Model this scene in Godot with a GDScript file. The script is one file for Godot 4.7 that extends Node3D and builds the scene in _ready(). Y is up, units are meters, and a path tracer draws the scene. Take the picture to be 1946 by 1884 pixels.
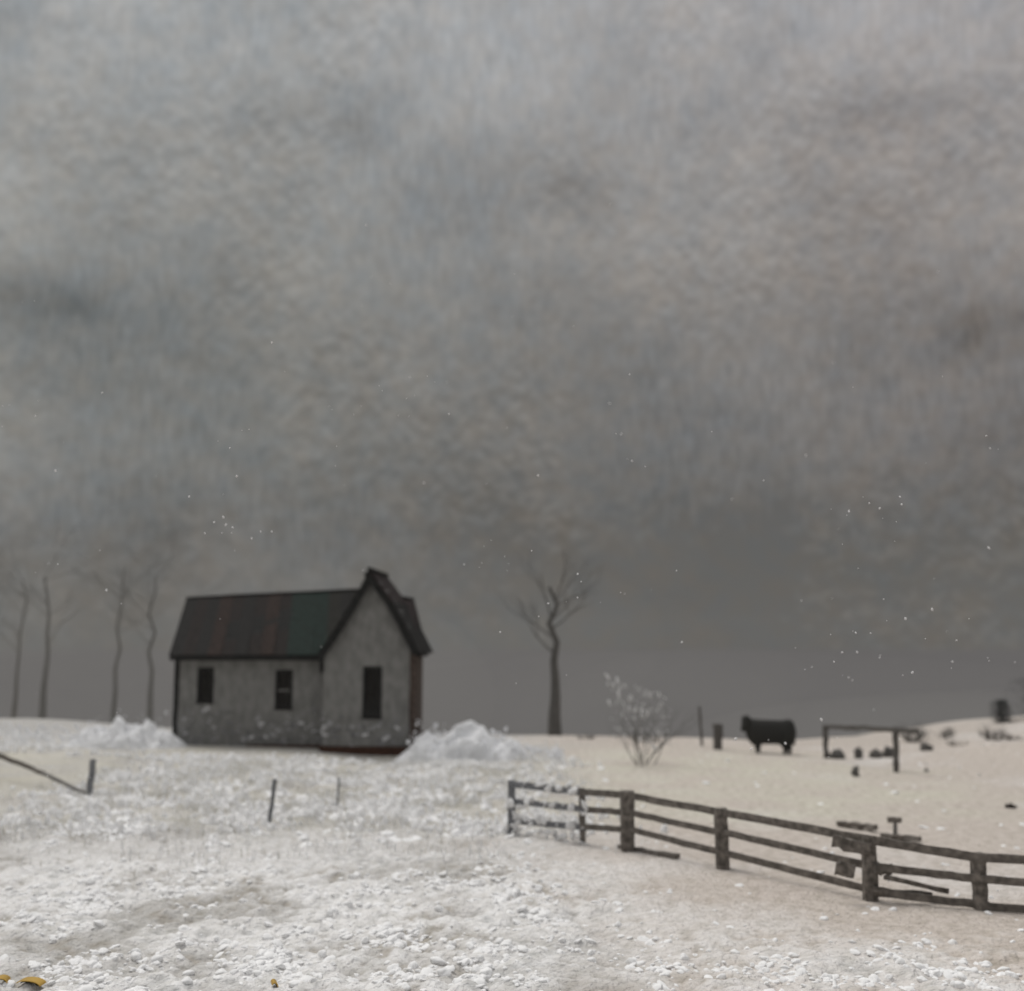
extends Node3D

const EYE := Vector3(0, 5, 0)
var M := {}
var taken := {}
var n_field := FastNoiseLite.new()
var n_crust := FastNoiseLite.new()
var n_patch := FastNoiseLite.new()
var n_fine := FastNoiseLite.new()
var n_cell := FastNoiseLite.new()

# ---------------------------------------------------------------- helpers
func numbered(called: String) -> String:
	if not taken.has(called):
		taken[called] = 0
		return called
	taken[called] += 1
	return "%s_%03d" % [called, taken[called]]

func thing(called: String, label: String, category: String, at := Vector3.ZERO, turn := 0.0, group := "") -> Node3D:
	var o := Node3D.new()
	o.name = numbered(called)
	add_child(o, true)
	o.position = at
	o.rotation.y = turn
	tag(o, label, category, group)
	return o

func tag(o: Node, label: String, category: String, group := "", kind := "") -> void:
	if label: o.set_meta("label", label)
	if category: o.set_meta("category", category)
	if group: o.set_meta("group", group)
	if kind: o.set_meta("kind", kind)

func put(called: String, mesh: Mesh, mat: Material, parent: Node = null) -> MeshInstance3D:
	var o := MeshInstance3D.new()
	o.name = called if parent else numbered(called)
	o.mesh = mesh
	o.material_override = mat
	(parent if parent else self).add_child(o, true)
	return o

func tool() -> SurfaceTool:
	var st := SurfaceTool.new()
	st.begin(Mesh.PRIMITIVE_TRIANGLES)
	return st

func lin(r: float, g: float, b: float) -> Color:
	return Color(r, g, b).linear_to_srgb()

func noise(sd: int, freq: float, oct := 3, type := FastNoiseLite.TYPE_SIMPLEX_SMOOTH) -> FastNoiseLite:
	var n := FastNoiseLite.new()
	n.seed = sd
	n.frequency = freq
	n.noise_type = type
	n.fractal_type = FastNoiseLite.FRACTAL_FBM if oct > 1 else FastNoiseLite.FRACTAL_NONE
	n.fractal_octaves = oct
	return n

func quad(st: SurfaceTool, a: Vector3, b: Vector3, c: Vector3, d: Vector3) -> void:
	# a b c d run anticlockwise seen from outside
	var nrm := (b - a).cross(c - a)
	if nrm.length_squared() < 1e-12:
		nrm = (c - a).cross(d - a)
	nrm = nrm.normalized()
	for p in [a, c, b, a, d, c]:
		st.set_normal(nrm)
		st.add_vertex(p)

func tri(st: SurfaceTool, a: Vector3, b: Vector3, c: Vector3) -> void:
	var nrm := (b - a).cross(c - a).normalized()
	for p in [a, c, b]:
		st.set_normal(nrm)
		st.add_vertex(p)

func box(st: SurfaceTool, lo: Vector3, hi: Vector3) -> void:
	var p := []
	for i in 8:
		p.append(Vector3(hi.x if i & 1 else lo.x, hi.y if i & 2 else lo.y, hi.z if i & 4 else lo.z))
	quad(st, p[4], p[5], p[7], p[6])
	quad(st, p[1], p[0], p[2], p[3])
	quad(st, p[5], p[1], p[3], p[7])
	quad(st, p[0], p[4], p[6], p[2])
	quad(st, p[6], p[7], p[3], p[2])
	quad(st, p[0], p[1], p[5], p[4])

# a rough, slightly crooked timber from p to q, w across and h high
func beam(st: SurfaceTool, p: Vector3, q: Vector3, w: float, h: float, rng: RandomNumberGenerator, rough := 0.12, bits := 6) -> void:
	var ax := (q - p).normalized()
	var side := ax.cross(Vector3.UP)
	if side.length() < 0.3:
		side = ax.cross(Vector3(0, 0, 1))
	side = side.normalized()
	var up := side.cross(ax).normalized()
	var rings := []
	for i in bits + 1:
		var t := float(i) / bits
		var c := p.lerp(q, t) + side * rng.randf_range(-1, 1) * w * rough * 0.5 + up * rng.randf_range(-1, 1) * h * rough * 0.6
		var r := []
		for k in 8:
			var a: Vector2 = [Vector2(1, .72), Vector2(.72, 1), Vector2(-.72, 1), Vector2(-1, .72), Vector2(-1, -.72), Vector2(-.72, -1), Vector2(.72, -1), Vector2(1, -.72)][k]
			var e := 1.0 + rng.randf_range(-1, 1) * rough
			r.append(c + side * a.x * w * .5 * e + up * a.y * h * .5 * e)
		rings.append(r)
	for i in bits:
		for k in 8:
			var l: int = (k + 1) % 8
			quad(st, rings[i][k], rings[i][l], rings[i + 1][l], rings[i + 1][k])
	for k in range(1, 7):
		tri(st, rings[0][0], rings[0][k + 1], rings[0][k])
		tri(st, rings[bits][0], rings[bits][k], rings[bits][k + 1])

# tapered round limb through points
func limb(st: SurfaceTool, pts: Array, rad: Array, sides := 5) -> void:
	var rings := []
	for i in pts.size():
		var ax: Vector3 = (pts[min(i + 1, pts.size() - 1)] - pts[max(i - 1, 0)]).normalized()
		var side := ax.cross(Vector3(.31, .2, .93)).normalized()
		var up := side.cross(ax)
		var r := []
		for k in sides:
			var a := TAU * k / sides
			r.append([pts[i] + (side * cos(a) + up * sin(a)) * rad[i], side * cos(a) + up * sin(a)])
		rings.append(r)
	for i in pts.size() - 1:
		for k in sides:
			var l := (k + 1) % sides
			for e in [rings[i][k], rings[i][l], rings[i + 1][l], rings[i][k], rings[i + 1][l], rings[i + 1][k]]:
				st.set_normal(e[1])
				st.add_vertex(e[0])

func noise_tex(sd: int, size: int, freq: float, oct: int, a: Color, b: Color, c := Color(-1, 0, 0)) -> NoiseTexture2D:
	var t := NoiseTexture2D.new()
	t.width = size
	t.height = size
	t.seamless = true
	t.noise = noise(sd, freq, oct)
	var g := Gradient.new()
	g.offsets = PackedFloat32Array([0.15, 0.85]) if c.r < 0 else PackedFloat32Array([0.15, 0.5, 0.85])
	g.colors = PackedColorArray([a, b]) if c.r < 0 else PackedColorArray([a, b, c])
	t.color_ramp = g
	return t

func mat(called: String, col: Color, rough := 0.95) -> StandardMaterial3D:
	var m := StandardMaterial3D.new()
	m.resource_name = called
	m.albedo_color = col
	m.roughness = rough
	m.metallic_specular = 0.3
	M[called] = m
	return m

func worn(called: String, col: Color, sd: int, scale: float, low := 0.65, relief := 0.0, stretch := Vector3.ONE) -> StandardMaterial3D:
	var m := mat(called, col)
	m.albedo_texture = noise_tex(sd, 512, 0.02, 5, Color(low, low, low), Color.WHITE)
	m.uv1_triplanar = true
	m.uv1_scale = stretch * scale
	if relief > 0:
		m.heightmap_enabled = true
		m.heightmap_texture = noise_tex(sd + 7, 512, 0.04, 4, Color.BLACK, Color.WHITE)
		m.heightmap_scale = relief
	return m

# ---------------------------------------------------------------- terrain
const CX := [-60.0, -29.0, -20.0, -10.0, 0.8, 9.7, 15.6, 21.5, 24.5, 29.0, 36.0, 60.0]
const CY := [1.9, 1.35, 0.76, 0.5, 0.42, 0.25, 0.05, 0.3, 0.85, 1.4, 1.9, 2.5]

func crest(x: float) -> float:
	if x <= CX[0]: return CY[0]
	for i in range(1, CX.size()):
		if x < CX[i]:
			var t: float = (x - CX[i - 1]) / (CX[i] - CX[i - 1])
			return lerpf(CY[i - 1], CY[i], t * t * (3 - 2 * t))
	return CY[-1]

func lie(x: float, z: float) -> float:
	var d := -z
	var h := crest(x) * smoothstep(36.0, 64.0, d)
	h -= .28 * exp(-pow((x + 6.0) / 3.5, 2) - pow((z + 51.0) / 3.0, 2))
	var t := d - 67.0
	h -= 0.075 * (t + sqrt(t * t + 36.0))
	if d < 80.0:
		h += n_field.get_noise_2d(x, z) * 0.07
	else:
		h += n_field.get_noise_2d(x, z) * minf(2.0, (d - 80.0) * .02 + .07)
	return h

# how broken the snow crust is: lumpy ground before the house and across the foreground
func crusted(x: float, z: float) -> float:
	var d := -z
	var w := n_patch.get_noise_2d(x * 1.3 + 40, z * 1.3) * 2.5
	var a := smoothstep(27.0, 31.0, d + w) * smoothstep(53.0, 46.0, d + w) * smoothstep(-20.5, -13.0, x + w) * smoothstep(4.5, -1.5, x + w * .8)
	var b := smoothstep(31.5, 25.0, d + w) * smoothstep(5.0, -1.0, x + w * .5 + (d - 20.0) * -.1)
	var c := smoothstep(22.5, 18.0, d + w * .6) * .7
	return clampf(maxf(a * .9, maxf(b, c)), 0, 1)

func relief(x: float, z: float, k: float) -> float:
	var c := n_crust.get_noise_2d(x, z)
	var f := n_fine.get_noise_2d(x, z)
	var bl := n_cell.get_noise_2d(x, z) + .35
	var bg := n_cell.get_noise_2d(x * .38 + 31, z * .38) + .35
	return k * (-bl * .17 - bg * .26 + c * .06 + f * 0.035) + f * 0.012

func ground(x: float, z: float) -> float:
	return lie(x, z) + relief(x, z, crusted(x, z))

func lines(from: float, to: float, step0: float, grow: float) -> PackedFloat32Array:
	var out := PackedFloat32Array()
	var s := step0
	var v := from
	var dirn := signf(to - from)
	while (to - v) * dirn > 0:
		out.append(v)
		v += s * dirn
		s *= grow
	out.append(to)
	return out

func build_ground() -> void:
	var xs := PackedFloat32Array()
	var far := lines(13.0, 460.0, 0.16, 1.055)
	for i in range(far.size() - 1, -1, -1): xs.append(-far[i])
	var x := -12.9
	while x < 12.97:
		xs.append(x)
		x += 0.06
	for v in far: xs.append(v)
	var zs := PackedFloat32Array()
	var back := lines(-13.0, 300.0, 0.4, 1.12)
	for i in range(back.size() - 1, -1, -1): zs.append(back[i])
	var z := -13.1
	while z > -31.0:
		zs.append(z)
		z -= 0.06
	while z > -40.0:
		zs.append(z)
		z -= 0.1
	while z > -72.0:
		zs.append(z)
		z -= 0.17
	for v in lines(z, -460.0, 0.25, 1.06): zs.append(v)
	var nx := xs.size()
	var nz := zs.size()
	var V := PackedVector3Array()
	var C := PackedColorArray()
	V.resize(nx * nz)
	C.resize(nx * nz)
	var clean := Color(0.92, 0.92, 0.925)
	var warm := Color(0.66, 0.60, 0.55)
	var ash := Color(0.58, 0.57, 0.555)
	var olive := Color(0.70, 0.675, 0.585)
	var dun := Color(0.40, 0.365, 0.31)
	var stubble := Color(0.47, 0.455, 0.40)
	var slate := Color(0.42, 0.43, 0.43)
	for j in nz:
		for i in nx:
			var px := xs[i]
			var pz := zs[j]
			var k := 0.0
			if pz < -12.0 and pz > -75.0 and absf(px) < 40.0:
				k = crusted(px, pz)
			var h := lie(px, pz)
			var c := warm
			if pz < -9.0 and pz > -80.0:
				var cr := n_crust.get_noise_2d(px, pz)
				var f := n_fine.get_noise_2d(px, pz)
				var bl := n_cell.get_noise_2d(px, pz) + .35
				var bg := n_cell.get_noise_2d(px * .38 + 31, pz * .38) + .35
				h += k * (-bl * .17 - bg * .26 + cr * .06 + f * 0.035) + f * 0.012
				var p := n_patch.get_noise_2d(px, pz)
				var p2 := n_patch.get_noise_2d(px * 2.7 + 90, pz * 2.7 - 31)
				var left := smoothstep(5.0, -3.0, px + p * 4.0)
				c = warm.lerp(ash, left).lerp(clean, clampf(p * .7 + p2 * .3 - .05, 0, 1))
				# yellowed stubble snow in the pasture and before the house
				var o := smoothstep(31.0, 36.0, -pz + p * 4.0) * smoothstep(60.0, 50.0, -pz) * smoothstep(20.0, 12.0, px + p * 4.0)
				c = c.lerp(olive, clampf(o * (.55 + p2 * .8), 0, .85))
				# crust: relief shading put into colour, whitened caps, dun litter darkening hollows between lumps
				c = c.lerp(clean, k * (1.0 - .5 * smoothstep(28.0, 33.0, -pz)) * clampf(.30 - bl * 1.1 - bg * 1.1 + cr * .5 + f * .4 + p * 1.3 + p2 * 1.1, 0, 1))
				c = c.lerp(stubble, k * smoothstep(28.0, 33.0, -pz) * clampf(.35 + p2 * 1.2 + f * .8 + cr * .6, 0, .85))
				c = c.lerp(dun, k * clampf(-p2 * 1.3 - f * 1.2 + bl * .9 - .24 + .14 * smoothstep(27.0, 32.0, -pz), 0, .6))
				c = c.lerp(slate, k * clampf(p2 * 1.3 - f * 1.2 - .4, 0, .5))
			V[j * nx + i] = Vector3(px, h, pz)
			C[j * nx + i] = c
	var I := PackedInt32Array()
	I.resize((nx - 1) * (nz - 1) * 6)
	var at := 0
	var N := PackedVector3Array()
	N.resize(nx * nz)
	for j in nz - 1:
		for i in nx - 1:
			var a := j * nx + i
			var b := a + 1
			var c2 := a + nx
			var d := c2 + 1
			for q in [a, d, b, a, c2, d]:
				I[at] = q
				at += 1
	for j in nz:
		for i in nx:
			var l := V[j * nx + maxi(i - 1, 0)]
			var r := V[j * nx + mini(i + 1, nx - 1)]
			var u := V[maxi(j - 1, 0) * nx + i]
			var w := V[mini(j + 1, nz - 1) * nx + i]
			N[j * nx + i] = (u - w).cross(r - l).normalized()
	if N[5].y < 0:
		for q in N.size(): N[q] = -N[q]
	var arr := []
	arr.resize(Mesh.ARRAY_MAX)
	arr[Mesh.ARRAY_VERTEX] = V
	arr[Mesh.ARRAY_NORMAL] = N
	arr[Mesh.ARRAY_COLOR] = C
	arr[Mesh.ARRAY_INDEX] = I
	var me := ArrayMesh.new()
	me.add_surface_from_arrays(Mesh.PRIMITIVE_TRIANGLES, arr)
	var m := mat("snow_ground", Color.WHITE, 0.9)
	m.vertex_color_use_as_albedo = true
	m.albedo_texture = noise_tex(3, 1024, 0.012, 6, Color(.88, .875, .86), Color(.96, .955, .95), Color(1, 1, 1))
	m.uv1_triplanar = true
	m.uv1_world_triplanar = true
	m.uv1_scale = Vector3.ONE * 0.22
	m.heightmap_enabled = true
	m.heightmap_texture = noise_tex(9, 1024, 0.03, 5, Color.BLACK, Color.WHITE)
	m.heightmap_scale = 5.0
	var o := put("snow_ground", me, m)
	tag(o, "snow covered pasture with broken crust in the foreground", "ground", "", "structure")

# ---------------------------------------------------------------- sky
func build_sky() -> ImageTexture:
	var W := 1024
	var Hh := 1024
	var n1 := noise(11, 0.0042, 4).get_seamless_image(W, Hh).get_data()
	var n2 := noise(23, 0.013, 4).get_seamless_image(W, Hh).get_data()
	var nb := noise(61, 0.035, 3)
	nb.fractal_type = FastNoiseLite.FRACTAL_RIDGED
	var n3 := nb.get_seamless_image(W, Hh).get_data()
	var s_im := noise(37, 0.30, 3).get_seamless_image(W, 180)
	s_im.resize(W, Hh, Image.INTERPOLATE_CUBIC)
	var s1 := s_im.get_data()
	var n6 := noise(83, 0.05, 3).get_seamless_image(W, Hh).get_data()
	var n5 := noise(77, 0.10, 3).get_seamless_image(W, Hh).get_data()
	var n4 := noise(51, 0.006, 2).get_seamless_image(W, Hh).get_data()
	var ev := [0.0, 4.0, 9.0, 13.0, 17.0, 21.0, 25.0, 29.0, 33.0, 45.0, 60.0, 90.0]
	var lv := [97.0, 101.0, 113.0, 119.0, 126.0, 134.0, 143.0, 152.0, 163.0, 190.0, 216.0, 238.0]
	# cloud masses: azimuth, elevation, half widths, brightness
	var puffs := [[-19.5, 10.5, 5.0, 2.2, 10.0], [-24, 7, 4.0, 5.0, 12.0], [-13.5, 26.5, 6.0, 2.2, -12.0], [-24.4, 16.8, 3.5, 1.0, -16.0], [24.6, 15.2, 2.5, 1.2, -22.0], [3.1, 23.6, 2.4, 1.0, -12.0], [-2.0, 28.5, 6.0, 2.5, 10.0], [-19.0, 27.5, 5.0, 2.0, 8.0], [11.5, 2.5, 8.0, 3.5, -9.0], [-25.0, 22.0, 3.0, 1.2, 10.0], [7.0, 20.5, 9.0, 1.6, 5.0], [20.0, 26.0, 5.0, 1.0, -13.0], [-25.0, 19.5, 2.6, 2.2, 13.0], [-26.0, 11.0, 3.0, 4.0, 9.0], [25.0, 22.0, 3.0, 4.0, 6.0], [12.0, 6.0, 7.0, 3.0, -6.0]]
	var out := PackedByteArray()
	out.resize(W * Hh * 3)
	for r in Hh:
		var e := 90.0 - (r + .5) * 90.0 / Hh
		var base := 0.0
		for i in range(1, ev.size()):
			if e <= ev[i]:
				base = lerpf(lv[i - 1], lv[i], (e - ev[i - 1]) / (ev[i] - ev[i - 1]))
				break
		var cool := smoothstep(14.0, 34.0, e)
		var near := []
		for p in puffs:
			if absf(e - p[1]) < 3.0 * p[3]:
				near.append([p[0], p[2], p[4] * exp(-pow((e - p[1]) / p[3], 2))])
		var low := smoothstep(-2.0, 2.0, e)
		for c in W:
			var q := r * W + c
			var az := (c - 511.5) * 90.0 / W
			var v := base
			for p in near:
				v += p[2] * exp(-pow((az - p[0] + (n2[q] - 127) * .02) / p[1], 2))
			var a := n1[q] / 127.5 - 1.0
			var b := n2[q] / 127.5 - 1.0
			var d := n3[q] / 127.5 - 1.0
			var s := s1[q] / 127.5 - 1.0
			var g := n4[q] / 127.5 - 1.0
			var up := maxi(q - 3 * W, 0)
			var bump := (n6[q] - n6[up]) * .03 + (n5[q] - n5[up]) * .05
			v += low * (a * 8.0 + b * 9.0 * (.5 + .5 * cool) + d * 3.0 * clampf(.5 + g, .1, 1.0) + bump * clampf(.45 + g * 1.4 + cool * .3, .12, 1.2)) + s * 9.0 * clampf(.55 - g * 1.3, .25, 1.0) + (n5[q] / 127.5 - 1.0) * 4.5 + (n6[q] / 127.5 - 1.0) * 4.5
			var t := g * 1.6 + b * 1.2 + (n6[(q + 90017) % (W * Hh)] / 127.5 - 1.0) * 2.5
			var pink := clampf(az * .12, -1.5, 2.5) * smoothstep(3.0, 12.0, e)
			out[q * 3] = clampi(int(v + 1.2 + t - cool * 1.0 + pink), 0, 255)
			out[q * 3 + 1] = clampi(int(v + .3), 0, 255)
			out[q * 3 + 2] = clampi(int(v - 2.0 - t + cool * 3.0), 0, 255)
	var strip := Image.create_from_data(W, Hh, false, Image.FORMAT_RGB8, out)
	var full := Image.create(4096, 2048, false, Image.FORMAT_RGB8)
	full.fill(Color8(98, 96, 93))
	for k in range(-1, 5):
		full.blit_rect(strip, Rect2i(0, 0, W, Hh), Vector2i(k * 1024 + 512, 0))
	return ImageTexture.create_from_image(full)

# ---------------------------------------------------------------- snow lumps
func lump_mesh(sd: int, flat := 0.6, jag := .45) -> ArrayMesh:
	var n := noise(sd, 0.8, 2)
	var st := tool()
	var nu := 18
	var nv := 11
	var P := []
	for j in nv + 1:
		for i in nu:
			var a := TAU * i / nu
			var b := PI * j / nv
			var v := Vector3(sin(b) * cos(a), cos(b), sin(b) * sin(a))
			v *= 1.0 + n.get_noise_3dv(v * 1.2) * jag * 1.5 + absf(n.get_noise_3dv(v * 2.4 + Vector3(9, 3, 1))) * jag * 1.3
			v.y *= flat
			P.append(v)
	st.set_smooth_group(0)
	for j in nv:
		for i in nu:
			var i2 := (i + 1) % nu
			var q := [P[j * nu + i], P[j * nu + i2], P[(j + 1) * nu + i2], P[(j + 1) * nu + i]]
			if j > 0:
				for v in [q[0], q[1], q[2]]: st.add_vertex(v)
			if j < nv - 1:
				for v in [q[0], q[2], q[3]]: st.add_vertex(v)
	st.index()
	st.generate_normals()
	return st.commit()

func scatter(called: String, label: String, category: String, mesh: Mesh, m: Material, list: Array, parent: Node = null) -> void:
	var mm := MultiMesh.new()
	mm.transform_format = MultiMesh.TRANSFORM_3D
	mm.use_colors = true
	mm.mesh = mesh
	mm.instance_count = list.size()
	for i in list.size():
		mm.set_instance_transform(i, list[i][0])
		mm.set_instance_color(i, list[i][1])
	var o := MultiMeshInstance3D.new()
	o.name = called if parent else numbered(called)
	o.multimesh = mm
	o.material_override = m
	(parent if parent else self).add_child(o, true)
	if parent:
		o.set_meta("kind", "stuff")
		if label: o.set_meta("label", label)
	else:
		tag(o, label, category, "", "stuff")

func turned(rng: RandomNumberGenerator, s: Vector3, at: Vector3, tilt := 0.5) -> Transform3D:
	var b := Basis(Vector3.UP, rng.randf() * TAU) * Basis(Vector3.RIGHT, rng.randf_range(-tilt, tilt)) * Basis(Vector3.BACK, rng.randf_range(-tilt, tilt))
	return Transform3D(b.scaled_local(s), at)

func build_snow_lumps() -> void:
	var m := mat("snow_lump", Color.WHITE, 0.85)
	m.vertex_color_use_as_albedo = true
	var rng := RandomNumberGenerator.new()
	rng.seed = 505
	var lists := [[], [], [], []]
	var tries := 0
	var count := 0
	var hub := Vector3.ZERO
	var left_in_hub := 0
	var hub_r := 1.0
	while tries < 120000 and count < 9500:
		tries += 1
		if left_in_hub <= 0:
			var hd := 15.0 + 38.0 * pow(rng.randf(), 1.35)
			hub = Vector3(rng.randf_range(-.62, .62) * hd, 0, -hd)
			left_in_hub = rng.randi_range(1, 40)
			hub_r = rng.randf_range(.06, .42)
		left_in_hub -= 1
		var x := hub.x + rng.randfn(0, hub_r)
		var z := hub.z + rng.randfn(0, hub_r * .8)
		var d := -z
		if d < 14.0: continue
		var k := crusted(x, z)
		var clumpy := n_patch.get_noise_2d(x * 2.2 - 7, z * 2.2 + 5) * .5 + .5
		if rng.randf() > k * k * smoothstep(.3, .62, clumpy) + .012: continue
		count += 1
		var r := 0.024 + 0.075 * pow(rng.randf(), 2.0) * (.8 if d < 29 else 1.5)
		var w := rng.randf_range(.88, .94)
		var col := Color(w, w, w * 1.005)
		var s := Vector3(r * rng.randf_range(.8, 1.5), r * rng.randf_range(.6, 1.1), r * rng.randf_range(.8, 1.4))
		lists[rng.randi() % 4].append([turned(rng, s, Vector3(x, ground(x, z) - r * .12, z)), col])
	var ragged := []
	for hubs in 330:
		var fringe := hubs < 60
		var hx := rng.randf_range(-27.0, -16.8) if fringe else rng.randf_range(-16.5, 2.6)
		var hz := rng.randf_range(-58.0, -50.0) if fringe else -31.0 - 20.0 * pow(rng.randf(), 1.2)
		var hr := rng.randf_range(.15, .6)
		for i in rng.randi_range(4, 26):
			var x := hx + rng.randfn(0, hr)
			var z := hz + rng.randfn(0, hr * .5)
			if z < -51.0 and x > -16.9 and x < -4.0: continue
			var r := .03 + .07 * pow(rng.randf(), 2.0)
			var w := rng.randf_range(.88, .94)
			ragged.append([turned(rng, Vector3(r, r * rng.randf_range(1.0, 2.6), r), Vector3(x, ground(x, z) + r * .4, z), .25), Color(w, w, w)])
	scatter("snow_clods", "ragged upright white snow clods in a band before the house", "snow", lump_mesh(977, .95, .3), m, ragged)
	var words := ["small round snow lumps strewn over the crust", "knobbly white snow lumps strewn over the crust", "tall rounded snow lumps strewn over the crust", "thick crumbled snow lumps strewn over the crust"]
	for i in 4:
		scatter("snow_lumps", words[i], "snow", lump_mesh(900 + i * 13, [.8, .65, .9, .75][i], .2), m, lists[i])

# snow-caked grass that stands through the crust before the house
func build_grass() -> void:
	var st := tool()
	var pts := [Vector3(0, -.1, 0), Vector3(.02, .35, .02), Vector3(.09, .75, .03), Vector3(.2, 1, .05)]
	limb(st, pts, [.035, .032, .024, .006], 4)
	var blade := st.commit()
	var m := mat("frosted_grass", Color.WHITE, 0.95)
	m.vertex_color_use_as_albedo = true
	var rng := RandomNumberGenerator.new()
	rng.seed = 77
	var list := []
	var tries := 0
	while tries < 40000 and list.size() < 9000:
		tries += 1
		var d := rng.randf_range(24.0, 50.0)
		var x := rng.randf_range(-17.0, 3.0)
		var k := crusted(x, -d)
		var c := n_patch.get_noise_2d(x * 1.9 + 55, -d * 1.9) * .5 + .5
		var band := smoothstep(24.0, 32.0, d)
		if rng.randf() > k * smoothstep(.35, .75, c) * band: continue
		var hgt := rng.randf_range(.07, .24)
		var w := rng.randf()
		var col := Color(.86, .86, .86) if w < .8 else (Color(.66, .64, .58) if w < .95 else Color(.48, .45, .38))
		var b := Basis(Vector3.UP, rng.randf() * TAU).scaled_local(Vector3(hgt * 1.9, hgt, hgt * 1.9))
		list.append([Transform3D(b, Vector3(x, ground(x, -d), -d)), col])
	scatter("frosted_grass", "snow caked grass stalks standing before the house", "grass", blade, m, list)

func mound(called: String, label: String, at: Vector3, len: float, deep: float, high: float, sd: int, turn := 0.0) -> void:
	var n := noise(sd, .55, 4)
	var n2 := noise(sd + 1, 2.6, 3)
	var st := tool()
	var nx := 70
	var nz := 36
	st.set_smooth_group(0)
	var P := []
	for j in nz + 1:
		for i in nx + 1:
			var u := i * 2.0 / nx - 1.0
			var w := j * 2.0 / nz - 1.0
			var e := clampf(1.0 - u * u - w * w, 0, 1)
			var x := u * len
			var z := w * deep
			var g := at + Vector3(x, 0, z).rotated(Vector3.UP, turn)
			var y := ground(g.x, g.z) - at.y - .06
			y += high * pow(e, .75) * (1.0 + n.get_noise_2d(x, z) * .9) + n2.get_noise_2d(x, z) * .08 * smoothstep(0, .35, e)
			P.append(Vector3(x, y, z))
	for j in nz:
		for i in nx:
			var a := j * (nx + 1) + i
			for q in [a, a + 1, a + nx + 2, a, a + nx + 2, a + nx + 1]:
				st.add_vertex(P[q])
	st.index()
	st.generate_normals()
	var o := put(called, st.commit(), M.drift_snow)
	o.position = at
	o.rotation.y = turn
	tag(o, label, "snowdrift", "drifts heaped against the house")

# ---------------------------------------------------------------- house
const WING_L := [Vector2(9.8, 8.5), Vector2(9.3, 7.52), Vector2(8.3, 5.85), Vector2(7.3, 4.36)]
const WING_R := [Vector2(9.8, 8.5), Vector2(10.95, 7.0), Vector2(11.62, 5.82), Vector2(12.28, 4.55)]

func ridge_y(x: float) -> float:
	if x < 8.3: return lerpf(7.38, 7.78, (x + .8) / 9.1)
	return lerpf(7.78, 7.27, clampf((x - 8.3) / 3.0, 0, 1))

# a wall facing +z, laid in lapped boards, with openings (x0, y0, x1, y1); top gives its height at x
func wall_front(st: SurfaceTool, x0: float, x1: float, y0: float, z: float, top: Callable, holes: Array, rng: RandomNumberGenerator) -> void:
	var ys := []
	var y := y0
	while y < 8.6:
		ys.append(y)
		y += .19
	for h in holes:
		ys.append(h[1])
		ys.append(h[3])
	ys.sort()
	var xs := [x0, x1]
	for h in holes:
		xs.append(h[0])
		xs.append(h[2])
	var x := x0 + .35
	while x < x1:
		xs.append(x)
		x += .35
	xs.sort()
	for j in ys.size() - 1:
		var ya: float = ys[j]
		var yb: float = ys[j + 1]
		if yb - ya < .002: continue
		var f := fposmod(ya - y0 + .0005, .19) / .19
		var fb := f + (yb - ya) / .19
		var za := z + .022 * (1.0 - f)
		var zb := z + .022 * (1.0 - fb)
		for i in xs.size() - 1:
			var xa: float = xs[i]
			var xb: float = xs[i + 1]
			if xb - xa < .002: continue
			var mid := Vector2((xa + xb) * .5, (ya + yb) * .5)
			var gap := false
			for h in holes:
				if mid.x > h[0] and mid.x < h[2] and mid.y > h[1] and mid.y < h[3]: gap = true
			if gap: continue
			var ta: float = minf(yb, top.call(xa))
			var tb: float = minf(yb, top.call(xb))
			if ta <= ya and tb <= ya: continue
			ta = maxf(ta, ya)
			tb = maxf(tb, ya)
			quad(st, Vector3(xa, ya, za), Vector3(xb, ya, za), Vector3(xb, tb, zb), Vector3(xa, ta, zb))
			if f < .01 and j > 0:
				quad(st, Vector3(xa, ya, z), Vector3(xb, ya, z), Vector3(xb, ya, za), Vector3(xa, ya, za))

func wing_top(x: float) -> float:
	var side := WING_L if x < 9.8 else WING_R
	for i in 3:
		var a: Vector2 = side[i]
		var b: Vector2 = side[i + 1]
		if absf(x - 9.8) <= absf(b.x - 9.8):
			return lerpf(a.y, b.y, (x - a.x) / (b.x - a.x)) - .12
	return side[3].y - .12

func main_top(_x: float) -> float:
	return 4.3

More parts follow.
